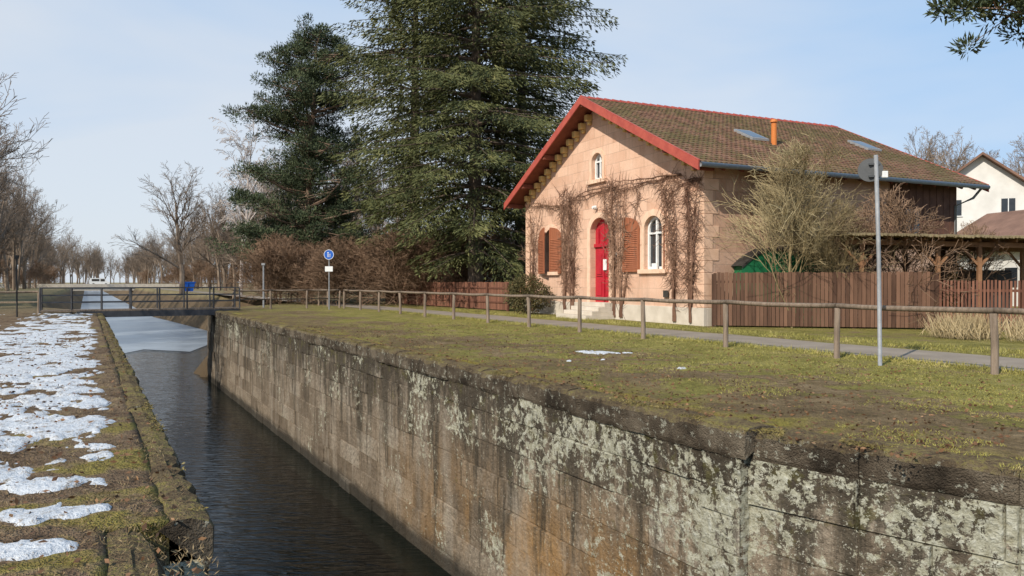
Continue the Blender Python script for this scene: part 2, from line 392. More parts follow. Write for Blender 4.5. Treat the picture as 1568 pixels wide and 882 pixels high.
mb=MB();coping(mb,[(5.88,45.4),(5.86,6.3)],-1,.42,-.005,.32,rg,.03);coping(mb,[(5.84,6.29),(5.84,5.62)],-1,.42,.02,.32,rg,.07);coping(mb,fl,-1,.48,-.005,.3,rg,.03)
obj('coping_stones',mb,M_cop,rw,smooth=False)
lw=empty('lock_wall')
mb=MB();block_wall(mb,[(.69,5.26),(.69,45.4)],-1,-.30,-4.5,rg);block_wall(mb,[(.33,-10),(.33,5.26)],-1,-.30,-4.5,rg)
block_wall(mb,[(.30,5.26),(.69,5.26)],-1,-.28,-4.5,rg)
block_wall(mb,[(.69,45.4),(-2,50)],-1,-.05,-4.5,rg)
obj('masonry_blocks',mb,M_wall,lw)
mb=MB();coping(mb,[(.69,45.4),(.69,5.24)],1,.3,-.01,.32,rg,.02);coping(mb,[(.33,5.22),(.33,-4)],1,.3,-.02,.32,rg,.02)
obj('coping_stones',mb,M_cop,lw)
# ---------------------------------------------------------------- snow
def snow_patch(name,a0,a1,s0,s1,da,ds,fn,parent=None):
    na=int((a1-a0)/da);ns=int((s1-s0)/ds)
    Hh=np.zeros((ns+1,na+1));V=[]
    for i in range(ns+1):
        for j in range(na+1):
            a=a0+da*j;s=s0+ds*i;h=fn(a,s);Hh[i,j]=h
            V.append(C(a,s,gh(a,s)+max(-.03,min(h*.12,.02))+.004))
    F=[]
    for i in range(ns):
        for j in range(na):
            if max(Hh[i,j],Hh[i+1,j],Hh[i,j+1],Hh[i+1,j+1])>0:
                b=i*(na+1)+j;F.append((b,b+1,b+na+2,b+na+1))
    return obj(name,npmesh(name,V,F),M_snow,parent,smooth=True)
def fbm(a,s,k,o):
    return mn.noise(Vector((a*k,s*k,o)))+.6*mn.noise(Vector((a*k*2.1,s*k*2.1,o+3)))+.4*mn.noise(Vector((a*k*4.7,s*k*4.7,o+7)))
def f_left(a,s):
    v=.8*fbm(a,s*.8,1.3,11)+.46*mn.noise(Vector((a*8,s*5,2)))+.30*mn.noise(Vector((a*20,s*12,2)))
    thr=.13
    if s<9: thr+= (9-s)*.12
    if a>.12: thr+=(a-.12)*3
    thr-=.26*math.exp(-((a+.8)/1.0)**2) if s>7 else 0
    thr+=.5*math.exp(-((a+2.9)/.45)**2)
    if s>26: thr+=(s-26)*.02
    for (ca,cs,ra,rs,k) in ((.0,5.75,.28,.16,1.1),(-.25,5.0,.22,.16,1.1),(-.3,6.6,.3,.15,.6),(-2.1,6.4,.3,.2,.8),(.05,7.3,.2,.25,.6)):
        v+=k*math.exp(-(((a-ca)/ra)**2+((s-cs)/rs)**2))
    return v-thr
snow_patch('snow_patches',-8,.42,4.2,15,.035,.04,f_left)
snow_patch('snow_patches',-16,.42,15,43,.09,.11,f_left)
def f_right(a,s):
    v=-1+.5*fbm(a,s,3,4)+.3*mn.noise(Vector((a*12,s*9,2)))
    for (ca,cs,ra,rs) in ((9.55,13.2,.35,.35),(9.3,13.7,.2,.4),(10.0,12.9,.15,.2),(8.7,12.1,.12,.15),(9.0,10.2,.12,.1),(8.0,12.2,.1,.12)):
        v+=1.3*math.exp(-(((a-ca)/ra)**2+((s-cs)/rs)**2))
    return v
snow_patch('snow_patches',7.5,11,9.5,15.5,.05,.05,f_right)
# ---------------------------------------------------------------- grass blades and litter
def leaves(P,D,ln,wd,rng):
    n=len(P);W=np.cross(D,rng.normal(size=(n,3)));W/=np.linalg.norm(W,axis=1)[:,None]+1e-9
    D=D/(np.linalg.norm(D,axis=1)[:,None]+1e-9)
    ln=np.broadcast_to(ln,(n,))[:,None];wd=np.broadcast_to(wd,(n,))[:,None]
    V=np.stack([P,P+D*ln*.45+W*wd,P+D*ln,P+D*ln*.45-W*wd],1).reshape(-1,3)
    F=np.arange(4*n).reshape(n,4);return V,F
nr=np.random.default_rng(5)
def cw(a,s,z): return np.stack([a*CT-s*ST,a*ST+s*CT,z],1)
n=110000
s_=3+nr.random(n)**1.7*27;a_=6.2+nr.random(n)*7.3
k=np.array([mn.noise(Vector((x*.8,y*.8,3)))+.6*mn.noise(Vector((x*3,y*3,9))) for x,y in zip(a_,s_)])
keep=(k>-.12+ (9.6-a_)*.17);a_,s_=a_[keep],s_[keep]
z_=np.array([gh(x,y) for x,y in zip(a_,s_)])-.004
D=np.stack([nr.normal(size=len(a_))*1.0,nr.normal(size=len(a_))*1.0,np.ones(len(a_))],1)
Vv,Ff=leaves(cw(a_,s_,z_),D,nr.uniform(.02,.05,len(a_)),.0035,nr)
M_blade=leafmat('grass_blades',(.16,.15,.04),(.31,.275,.075),(.46,.37,.18),.9)
obj('grass',npmesh('grass',Vv,Ff),M_blade)
n=60000
s_=4+nr.random(n)**1.5*14;a_=-8+nr.random(n)*8.6
k=np.array([mn.noise(Vector((x*.9,y*.9,33)))+.6*mn.noise(Vector((x*3,y*3,19))) for x,y in zip(a_,s_)])
keep=k>-.15;a_,s_=a_[keep],s_[keep];z_=np.array([gh(x,y) for x,y in zip(a_,s_)])-.004
D=np.stack([nr.normal(size=len(a_))*1.3,nr.normal(size=len(a_))*1.3,np.ones(len(a_))],1)
Vv,Ff=leaves(cw(a_,s_,z_),D,nr.uniform(.02,.055,len(a_)),.003,nr)
M_blade2=leafmat('dry_grass_blades',(.10,.07,.035),(.25,.18,.095),(.38,.29,.16),.9)
obj('grass',npmesh('grass_dry',Vv,Ff),M_blade2)
n=9000
a_=np.concatenate([6+nr.random(n//2)**1.4*6.5,-8+nr.random(n//2)*8.6]);s_=4+nr.random(n)**1.4*22
z_=np.array([gh(x,y) for x,y in zip(a_,s_)])+np.where(a_<3,.03,.012)
D=np.stack([nr.normal(size=n),nr.normal(size=n),nr.normal(size=n)*.25],1)
Vv,Ff=leaves(cw(a_,s_,z_),D,nr.uniform(.03,.07,n),nr.uniform(.008,.018,n),nr)
M_litter=leafmat('dead_leaves',(.08,.04,.022),(.19,.10,.05),(.30,.19,.10),3)
obj('fallen_leaves',npmesh('fallen_leaves',Vv,Ff),M_litter)
n=26000
s_=4+nr.random(n)**1.6*34;right=nr.random(n)<.78
off=np.where(right,nr.normal(size=n)*.10+.08,-np.abs(nr.normal(size=n))*.10)
a_=np.where(right,np.array([aR(x) for x in s_]),np.array([aL(x) for x in s_]))+off
cl=np.array([mn.noise(Vector((x*1.3,y*1.3,50))) for x,y in zip(a_,s_)]);kp=(cl>.0)&(right|(s_>5.4))&(off>-.12-right*0.0);a_,s_=a_[kp],s_[kp];n=len(a_)
D=np.stack([nr.normal(size=n),nr.normal(size=n),np.ones(n)*.35],1)
Vv,Ff=leaves(cw(a_,s_,np.full(n,.0)),D,nr.uniform(.015,.04,n),nr.uniform(.003,.007,n),nr)
M_moss=leafmat('moss',(.09,.068,.025),(.21,.165,.055),(.30,.235,.11),2)
obj('moss_tufts',npmesh('moss_tufts',Vv,Ff),M_moss)
# ---------------------------------------------------------------- path
m=MB();st=[-20+i*1.0 for i in range(90)]+[70,100,160,300,700]
def pe(s,k): return .22*mn.noise(Vector((s*.35,k,1)))+.1*mn.noise(Vector((s*1.1,k,4))) if s<69 else 0
for i in range(len(st)-1):
    m.face([C(13.75+pe(st[i],1),st[i],.006),C(16.0+pe(st[i],9),st[i],.006),C(16.0+pe(st[i+1],9),st[i+1],.006),C(13.75+pe(st[i+1],1),st[i+1],.006)])
obj('path',m,M_path)
# ---------------------------------------------------------------- railings
def rail_fence(name,pts,mid=False,h=1.04):
    e=empty(name,(0,0,0));mb=MB()
    for i,(a,s) in enumerate(pts):
        x,y,_=C(a,s);dx,dy=R.uniform(-.03,.03),R.uniform(-.03,.03);hh=h-.03+R.uniform(-.02,.02)
        mb.path([(x,y,-.2),(x,y,.5),(x+dx,y+dy,hh)],[.062,.06,.056],8)
    mb2=MB()
    for i in range(len(pts)-1):
        p=C(*pts[i],h);q=C(*pts[i+1],h);P=[]
        for k in range(6):
            f=k/5;P.append((p[0]+(q[0]-p[0])*f+R.uniform(-.008,.008),p[1]+(q[1]-p[1])*f,h-.02*math.sin(f*3.14)+R.uniform(-.006,.006)))
        mb2.path(P,[.052,.05,.048,.05,.047,.052],8)
        if mid: mb2.path([C(*pts[i],h*.52),C(*pts[i+1],h*.52)],[.04,.04],6)
    obj('posts',mb,M_wood,e,smooth=True);obj('rails',mb2,M_wood,e,smooth=True)
rail_fence('wooden_railing',[(12.9,1.1+3.0*i) for i in range(15)])
rail_fence('wooden_railing',[(7.0,44.0),(9,44.0),(11,44.0),(12.9,44.0)],True)
rail_fence('wooden_railing',[(12.9+.25*i,46.5+3*i) for i in range(9)],True)
rail_fence('wooden_railing',[(-2.0-2.2*i,43.2) for i in range(6)],True)
e=empty('footbridge');mb=MB()
for j in range(60):
    a0=-1.9+9*j/60;a1=a0+.14
    mb.beam(C((a0+a1)/2,42.3,.12),C((a0+a1)/2,43.8,.12),.14,.06)
obj('deck_boards',mb,M_wood,e)
mb=MB()
for s0 in (42.36,43.74): mb.beam(C(-.4,s0,-.06),C(7.,s0,-.06),.16,.3)
for s0 in (42.34,43.78):
    for j in range(8):
        a=-1.9+j*1.28;mb.beam(C(a,s0,.05),C(a,s0,1.22),.06,.06,(1,0,0))
    for z in (1.22,.86,.52): mb.beam(C(-1.9,s0,z),C(7.06,s0,z),.045,.05)
obj('steel_railing',mb,M_steel,e)
# ---------------------------------------------------------------- signs
def disc(mb,c,nrm,r,th,n=28):
    c=Vector(c);d=Vector(nrm).normalized();mb.path([c-d*th/2,c+d*th/2],[r,r],n)
e=empty('traffic_sign',(6.62,13.8,0));mb=MB();mb.path([(0,0,-.1),(-.03,0,1.9),(-.09,0,3.78)],[.036,.036,.036],12);obj('pole',mb,M_galv,e,smooth=True)
mb=MB();disc(mb,(-.16,.06,3.52),(.42,.9,0),.21,.012)
for v in (3.4,3.62): mb.beam((-.2,.03,v),(-.02,.0,v),.05,.03)
obj('disc',mb,M_dgrey,e)
mb=MB();mb.box(.01,.11,-.05,.0,3.37,3.49);obj('small_box',mb,M_white,e,bevel=.01)
e=empty('traffic_sign',(-10.0,42,0));mb=MB();mb.path([(0,0,0),(0,0,3.3)],[.035,.035],8);obj('pole',mb,M_galv,e)
mb=MB();disc(mb,(0,-.05,3.0),(0,1,0),.25,.02);obj('blue_disc',mb,M_blue,e)
mb=MB();n=28
ring=[[],[]]
for r_,l in ((.25,0),(.272,1)):
    for kk in range(n): ring[l].append((math.cos(2*math.pi*kk/n)*r_,-.066,3.0+math.sin(2*math.pi*kk/n)*r_))
for kk in range(n): mb.face([ring[0][kk],ring[0][(kk+1)%n],ring[1][(kk+1)%n],ring[1][kk]])
mb.box(-.06,-.02,-.075,-.064,2.86,3.06);mb.box(-.075,-.005,-.075,-.064,3.08,3.13);mb.box(.05,.08,-.075,-.064,2.86,2.98);mb.box(.04,.09,-.075,-.064,3.0,3.04)
mb.box(-.21,.21,-.06,-.04,2.08,2.36);obj('white_parts',mb,M_white,e)
e=empty('marker_post',(C(9.2,47)[0],C(9.2,47)[1],0));mb=MB();mb.path([(0,0,0),(0,0,2.5)],[.06,.05],8);mb.box(-.1,.1,-.08,.08,2.5,2.62);obj('post',mb,M_galv,e)
e=empty('marker_post',(C(-2.6,39)[0],C(-2.6,39)[1],0));mb=MB();mb.path([(0,0,0),(0,0,2.5)],[.035,.03],8);mb.box(-.07,.07,-.05,.05,2.5,2.65);obj('post',mb,M_dark,e)
# ---------------------------------------------------------------- house
HX,HY=6.5,26.0
house=empty('sandstone_house',(HX,HY,0),rad(25))
W_=13.7;LX=12.9;SL=(9.14-5.45)/7.55
def rz(y): 
    y=y if y<=6.85 else 13.7-y
    return 5.45+(y+.7)*SL
def arch(cy,w,z0,z1,rise,n=12):
    pts=[(cy-w/2,z0),(cy+w/2,z0)]
    for i in range(n+1):
        t=math.pi*i/n;pts.append((cy+w/2*math.cos(t),z1-rise+rise*math.sin(t)))
    return pts
DY=6.69;WR=2.9;WL=11.05;AY=6.9
holes=[arch(DY,1.5,.66,4.2,.62),arch(WR,1.15,1.98,3.98,.5),arch(WL,1.15,1.98,3.98,.5),arch(AY,.85,5.8,6.92,.35)]
bm=bmesh.new();allE=[]
outer=[(0,0),(W_,0),(W_,rz(W_)-.18),(6.85,rz(6.85)-.18),(0,rz(0)-.18)]
for lp in [outer]+holes:
    vs=[bm.verts.new((0,y,z)) for y,z in lp]
    for i in range(len(vs)): allE.append(bm.edges.new((vs[i],vs[(i+1)%len(vs)])))
bmesh.ops.triangle_fill(bm,use_beauty=True,edges=allE)
for lp in holes:
    f_=[bm.verts.new((0,y,z)) for y,z in lp];b_=[bm.verts.new((.34,y,z)) for y,z in lp]
    for i in range(len(lp)):
        j=(i+1)%len(lp);bm.faces.new((f_[i],f_[j],b_[j],b_[i]))
me=bpy.data.meshes.new('front_wall');bm.to_mesh(me);obj('front_wall',me,M_fac,house)
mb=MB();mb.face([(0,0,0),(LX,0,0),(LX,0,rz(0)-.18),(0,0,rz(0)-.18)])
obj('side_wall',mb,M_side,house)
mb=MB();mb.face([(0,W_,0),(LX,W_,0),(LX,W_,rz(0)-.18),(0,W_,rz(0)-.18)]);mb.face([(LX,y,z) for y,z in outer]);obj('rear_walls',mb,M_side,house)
mb=MB();z=.63;i=0
while z<5.1:
    h=.40
    la,lb=(.62,.36) if i%2 else (.36,.62)
    mb.box(-.022,lb,-.022,la,z,z+h-.012)
    mb.box(-.022,.3,W_-la,W_+.022,z,z+h-.012)
    z+=h;i+=1
obj('quoins',mb,M_quoin,house,bevel=.01)
def ring(mb,outer,inner,x0,x1,skip_bottom=True):
    n=len(outer)
    for i in range(n):
        if skip_bottom and i==0: continue
        j=(i+1)%n;o0,o1,i0,i1=outer[i],outer[j],inner[i],inner[j]
        mb.face([(x0,*o0),(x0,*o1),(x0,*i1),(x0,*i0)]);mb.face([(x0,*o0),(x0,*o1),(x1,*o1),(x1,*o0)]);mb.face([(x0,*i0),(x0,*i1),(x1,*i1),(x1,*i0)])
mb=MB()
for (cy,w,z0,z1,r) in ((DY,1.5,.66,4.2,.62),(WR,1.15,1.98,3.98,.5),(WL,1.15,1.98,3.98,.5),(AY,.85,5.8,6.92,.35)):
    g=.24 if w>1 else .17
    ring(mb,arch(cy,w+2*g,z0,z1+g,r+g),arch(cy,w-.004,z0,z1-.002,r),-.045,.02)
for cy,w,z in ((WR,1.15,1.98),(WL,1.15,1.98),(AY,.85,5.8)): mb.box(-.13,.2,cy-w/2-.3,cy+w/2+.3,z-.16,z-.002)
obj('window_surrounds',mb,M_trim,house,bevel=.008)
mb=MB()
mb.box(-.05,.1,-.05,DY-1.1,0,.62);mb.box(-.05,.1,DY+1.1,W_+.05,0,.62);mb.box(.1,LX+.03,-.05,.08,0,.62)
obj('plinth',mb,M_plinth,house,bevel=.01)
mb=MB()
for i in range(4): mb.box(-.1-.33*(4-i),-.002,DY-1.05-.06*(3-i),DY+1.05+.06*(3-i),.165*i,.165*(i+1)-.001)
obj('door_steps',mb,M_plinth,house,bevel=.012)
mb=MB()
for lp in (holes[1],holes[3]): mb.face([(.22,y,z) for y,z in lp])
obj('glass',mb,M_glass,house)
mb=MB()
for (cy,w,z0,z1,r) in ((WR,1.15,1.98,3.98,.5),(AY,.85,5.8,6.92,.35)):
    o=arch(cy,w-.01,z0,z1-.005,r);i_=arch(cy,w-.2,z0+.1,z1-.1,r-.06)
    ring(mb,o,i_,.14,.215,False)
    mb.box(.135,.21,cy-.045,cy+.045,z0+.09,z1-.09);mb.box(.137,.205,cy-w/2+.08,cy+w/2-.08,z0+(z1-z0)*.66,z0+(z1-z0)*.66+.07)
mb.box(.25,.26,WR-.42,WR-.1,2.1,3.2);mb.box(.0,.06,WR-.2,WR+.12,1.985,2.2)
obj('window_frames',mb,M_white,house)
mb=MB();mb.face([(.24,y,z) for y,z in holes[0]])
for sg in (-1,1):
    c=DY+sg*.37
    for z0,z1 in ((.85,1.6),(1.75,2.75)):
        mb.box(.2,.238,c-.27,c+.27,z0,z1);mb.box(.17,.199,c-.2,c+.2,z0+.08,z1-.08)
mb.box(.15,.236,DY-.75,DY+.75,2.98,3.12);mb.box(.16,.236,DY-.05,DY+.05,.7,2.97)
for sg in (-1,0,1): mb.box(.18,.237,DY+sg*.45-.03,DY+sg*.45+.03,3.13,3.75 if sg else 4.1)
obj('door',mb,M_door,house,bevel=.006)
mb=MB();mb.box(.12,.15,DY-.3,DY-.05,2.0,2.45);mb.box(-.02,-.0,DY-1.3,DY-1.0,2.3,2.7);mb.path([(-.1,DY+.2,4.62),(-.25,DY+.2,4.62)],[.1,.06],10);obj('door_notice_lamp',mb,M_white,house)
def shutter(y0,y1,z0,z1,rise,tall_hi,ang=0,name='shutter'):
    w=y1-y0;n=8;top=[]
    for i in range(n+1):
        u=i/n
        top.append((u*w,z1-rise+rise*math.sqrt(max(0,1-(1-u)**2))))
    pr=[(0,z0),(w,z0)]+[(x,z) for x,z in reversed(top)]
    mb=MB();n2=len(pr)
    mb.face([(-.02,x,z) for x,z in pr]);mb.face([(.02,x,z) for x,z in pr])
    for i in range(n2):
        j=(i+1)%n2;mb.face([(-.02,*pr[i]),(-.02,*pr[j]),(.02,*pr[j]),(.02,*pr[i])])
    mb.box(-.04,-.021,0,.09,z0,z1-rise);mb.box(-.04,-.021,w-.09,w,z0,z1-.06)
    for z in (z0,(z0+z1)/2-.1): mb.box(-.042,-.0215,.0905,w-.0905,z,z+.1)
    k=int((z1-rise-z0-.1)/.075)
    for i in range(k):
        z=z0+.12+i*.075
        if abs(z-(z0+z1)/2+.05)<.07: continue
        mb.face([(-.022,.09,z+.05),(-.022,w-.09,z+.05),(-.045,w-.09,z),(-.045,.09,z)])
    o=obj(name,mb,M_shut,house)
    if tall_hi: o.location=(-.07,y0,0)
    else: o.location=(-.07,y1,0);o.scale=(1,-1,1)
    o.rotation_euler=(0,0,ang);return o
shutter(3.72,4.85,1.9,4.05,.5,True)
shutter(1.1,2.2,1.9,4.05,.5,False,rad(62))
shutter(WL-1.12,WL-.01,1.9,4.05,.5,True)
shutter(WL+.01,WL+1.12,1.9,4.05,.5,False,rad(-14))
def prism(mb,x0,x1,ya,yb,off0,off1):
    v=[]
    for x in (x0,x1):
        v+=[(x,ya,rz(ya)+off0),(x,yb,rz(yb)+off0),(x,yb,rz(yb)+off1),(x,ya,rz(ya)+off1)]
    b=len(mb.V);mb.V+=v
    for f in ((0,1,2,3),(4,5,6,7),(0,1,5,4),(1,2,6,5),(2,3,7,6),(3,0,4,7)): mb.F.append(tuple(b+i for i in f));mb.A.append(0)
mb=MB();prism(mb,-.8,13.7,-.7,6.85,-.16,-.01);prism(mb,-.8,13.7,6.85,14.4,-.16,-.01);obj('roof_boarding',mb,M_soff,house)
mb=MB();nc=30;rr=random.Random(4)
for side in (0,1):
    for i in range(nc):
        ya=-.74+7.59*i/nc;yb=-.74+7.59*(i+1)/nc
        xs=[-.82+14.54*k/36 for k in range(37)]
        for k in range(36):
            o0=.045+rr.uniform(-.008,.008);o1=.004
            x0,x1=xs[k],xs[k+1]
            q=lambda y,o:(rz(y)+o)
            Y=(lambda y:y) if side==0 else (lambda y:13.7-y)
            mb.face([(x0,Y(ya),q(ya,o0)),(x1,Y(ya),q(ya,o0)),(x1,Y(yb),q(yb,o1)),(x0,Y(yb),q(yb,o1))])
            mb.face([(x0,Y(ya),q(ya,o0)),(x1,Y(ya),q(ya,o0)),(x1,Y(ya),q(ya,-.005)),(x0,Y(ya),q(ya,-.005))])
obj('roof_tiles',mb,M_roof,house)
mb=MB()
for i in range(38):
    x=-.84+14.56*i/38;mb.path([(x,6.85,9.12),(x+.4,6.85,9.105)],[.12,.10],8)
obj('ridge_tiles',mb,M_red,house)
mb=MB()
for (ya,yb) in ((-.78,6.85),(6.85,14.48)):
    for x0,x1 in ((-.88,-.825),(13.72,13.77)):
        prism(mb,x0,x1,ya,yb,-.27,.04)
    prism(mb,-.87,-.79,ya,yb,.045,.07)
obj('barge_boards',mb,M_red,house)
mb=MB()
for y in (-.45,1.2,3.4,6.85,10.3,12.5,14.15):
    z=rz(y)-.27;mb.beam((-.8,y,z),(.0,y,z),.16,.2)
for i in range(17): mb.beam((.3+.8*i,-.66,rz(-.66)-.22),(.3+.8*i,.02,rz(.02)-.22),.1,.1)
obj('rafters',mb,M_soff,house)
mb=MB()
for i in range(12):
    for y in (.45+i*.53,13.25-i*.53): 
        z=rz(y)-.19;mb.box(-.28,-.002,y-.12,y+.12,z-.34,z-.07)
        mb.box(-.16,-.002,y-.09,y+.09,z-.5,z-.341)
obj('corbels',mb,M_yst,house,bevel=.03)
mb=MB();mb.path([(-.8,-.8,5.33),(13.7,-.8,5.33)],[.085,.085],10);mb.path([(13.3,-.8,5.3),(13.2,-.5,4.9),(12.7,-.1,4.6),(12.7,-.1,.2)],[.05]*4,8);obj('gutter',mb,M_galv,house,smooth=True)
mb=MB()
for (x,y) in ((4.95,3.19),(11.6,3.4)):
    v=[]
    for dx in (-.42,.42):
        for dy,o in ((-.55,0),(.55,0),(.55,.12),(-.55,.12)): v.append((x+dx,y+dy,rz(y+dy)+o))
    b=len(mb.V);mb.V+=v
    for f in ((0,1,2,3),(4,5,6,7),(0,1,5,4),(1,2,6,5),(2,3,7,6),(3,0,4,7)): mb.F.append(tuple(b+i for i in f));mb.A.append(0)
obj('skylight_frames',mb,M_galv,house)
mb=MB()
for (x,y) in ((4.95,3.19),(11.6,3.4)): mb.face([(x+dx,y+dy,rz(y+dy)+.126) for dx,dy in ((-.34,-.46),(.34,-.46),(.34,.46),(-.34,.46))])
obj('skylight_glass',mb,M_glass,house)
mb=MB();mb.path([(5.3,2.3,6.7),(5.3,2.3,7.75)],[.11,.11],14);mb.path([(5.3,2.3,7.8),(5.3,2.3,7.9)],[.15,.13],14);mb.path([(5.3,2.3,7.75),(5.3,2.3,7.81)],[.09,.09],10);obj('chimney_pipe',mb,M_orange,house,smooth=False)
mb=MB()
for i in range(19): mb.box(9+.2*i,9+.2*i+.19,-.06-.012*(i%2),-.002,2.9,5.5)
obj('timber_cladding',mb,M_clad,house)
mb=MB();mb.box(4.2,5.3,-.03,-.002,2.0,3.6);mb.box(9.7,10.6,-.1,-.075,3.2,4.4);obj('side_window_glass',mb,M_glass,house)
mb=MB()
for x0,x1,z0,z1,y in ((4.2,5.3,2.,3.6,-.05),(9.7,10.6,3.2,4.4,-.12)):
    for q in ((x0-.06,x0+.03,z0-.06,z1+.06),(x1-.03,x1+.06,z0-.06,z1+.06),(x0+.031,x1-.031,z0-.06,z0+.03),(x0+.031,x1-.031,z1-.03,z1+.06),((x0+x1)/2-.03,(x0+x1)/2+.03,z0+.031,z1-.031)):
        mb.box(q[0],q[1],y-.01,y+.02,q[2],q[3])
obj('side_window_frames',mb,M_clad,house)
mb=MB();mb.box(-.08,-.05,1.9,2.2,.95,1.2);obj('plaque',mb,M_dark,house)
# vines on facade
vine=empty('climbing_vine',(HX,HY,0),rad(25))
mb=MB();vr=random.Random(12)
def wander(y,z,dy,dz,L,r,st=.18,j=.35,x=-.08):
    pts=[(x,y,z)];rs=[r];n=max(2,int(L/st))
    for i in range(n):
        a=math.atan2(dz,dy)+vr.uniform(-j,j);dy2,dz2=math.cos(a),math.sin(a)
        y+=dy2*st;z+=dz2*st;x=max(-.42,min(-.055,x+vr.uniform(-.035,.03)))
        lim=rz(min(max(y,0.05),13.65))-.45
        if z>lim:z=lim
        pts.append((x,y,z));rs.append(r*(1-.75*(i+1)/n))
        dy,dz=dy*.75+dy2*.25,dz*.75+dz2*.25
    mb.path(pts,rs,4,False);return pts
for (y,top,den) in ((12.9,5.0,50),(9.5,5.6,100),(8.9,5.2,70),(5.45,5.7,110),(4.95,5.2,60),(1.55,5.2,90),(.7,5.0,90)):
    for q in range(3):
        p=wander(y+vr.uniform(-.12,.12),.1,0,1,top,.05,.22,.22)
        for i in range(den):
            b=vr.choice(p[6:] if vr.random()<.8 else p[2:]);wander(b[1],b[2],vr.uniform(-1,1),vr.uniform(-.9,.7),vr.uniform(.3,1.1),.014,.11,.55,b[0])
for (y0,y1,z) in ((9.2,13.4,4.9),(5.3,9.2,5.3),(1.2,5.2,5.3),(.1,1.4,5.0)):
    d=1 if y1>y0 else -1
    for q in range(2):
        p=wander(y0,z,d,0,abs(y1-y0),.04,.2,.18)
        for i in range(int(abs(y1-y0)*18)):
            b=vr.choice(p);wander(b[1],b[2],vr.uniform(-.6,.6),vr.uniform(-1,.5),vr.uniform(.2,.75),.011,.1,.5,b[0])
obj('vine_stems',mb,M_vine,vine)
# ---------------------------------------------------------------- fences
def board_fence(name,p,q,h,mat,bw=.11,gap=.012):
    e=empty(name,(p[0],p[1],0),math.atan2(q[1]-p[1],q[0]-p[0]));L=math.hypot(q[0]-p[0],q[1]-p[1]);mb=MB();x=0;fr=random.Random(int(L*100))
    while x<L:
        mb.box(x,x+bw,-.012-fr.uniform(0,.012),.012,.05,h+fr.uniform(-.02,.02),fr.random());x+=bw+gap+fr.uniform(0,.006)
    x=0
    while x<=L+.1: mb.box(x-.05,x+.05,.02,.12,0,h-.05);x+=2.2
    for z in (.4,h-.35): mb.box(0,L,.0125,.05,z,z+.08)
    obj('boards',mb,mat,e)
board_fence('wooden_fence',(6.75,25.75),(13.4,24.2),1.82,M_fence)
board_fence('picket_fence',(13.45,24.15),(19.5,19.6),1.55,M_fence2,.06,.035)
board_fence('wooden_fence',C(19.0,34.6)[:2],C(18.6,52)[:2],1.5,M_fence2)
# ---------------------------------------------------------------- garden shed
e=empty('garden_shed',(7.9,25.95,0),rad(20));mb=MB()
mb.box(0,3.6,.2,1.0,0,2.1);obj('shed_body',mb,M_green,e)
mb=MB();prof=[(-.15+.0,2.05),(.35,2.42),(.9,2.66),(1.6,2.66),(2.6,2.56),(3.8,2.4)]
for i in range(5):
    (x0,z0),(x1,z1)=prof[i],prof[i+1]
    mb.face([(x0,.0,z0),(x1,.0,z1),(x1,1.1,z1+.0),(x0,1.1,z0)]);mb.face([(x0,0,z0),(x1,0,z1),(x1,0,z1-.09),(x0,0,z0-.09)])
obj('shed_roof',mb,M_dark,e)
mb=MB()
for i in range(5):
    (x0,z0),(x1,z1)=prof[i],prof[i+1];mb.face([(x0+.02,.03,z0-.09),(x1,.03,z1-.09),(x1,.03,1.8),(x0+.02,.03,1.8)])
obj('shed_gable',mb,M_green,e)
e=empty('wooden_carport',(11.2,24.9,0),rad(-4));mb=MB();mb2=MB()
for x in (.2,2.6,3.9,6.6):
    for y in (.2,2.6):
        mb.box(x-.06,x+.06,y-.06,y+.06,0,2.75)
        mb.beam((x+.05,y,2.05),(x+.6,y,2.7),.07,.07);mb.beam((x-.05,y,2.05),(x-.6,y,2.7),.07,.07)
for y in (.2,2.6): mb.beam((-.3,y,2.82),(7.4,y,2.62),.1,.16)
for i in range(14): mb.beam((-.2+.56*i,-.2,2.95-.0145*i),(-.2+.56*i,3.0,2.95-.0145*i),.06,.1)
obj('timber_frame',mb,M_pergw,e)
for i in range(90):
    x=-.4+.088*i;z=3.03-.0022*i+R.uniform(-.01,.02)
    mb2.path([(x,-.45+R.uniform(-.1,.05),z),(x,1.4,z+.03),(x,3.2,z)],[.05,.055,.05],5)
obj('reed_roof',mb2,simple('reed_thatch',(.13,.10,.06),(.27,.22,.13),1.2,.9,.1,bump=0),e)
mb=MB();mb.box(4.2,5.6,1.4,2.2,0,1.9);mb.box(1.0,2.2,1.6,2.4,0,1.75);obj('stored_goods',mb,M_dark,e,bevel=.05)
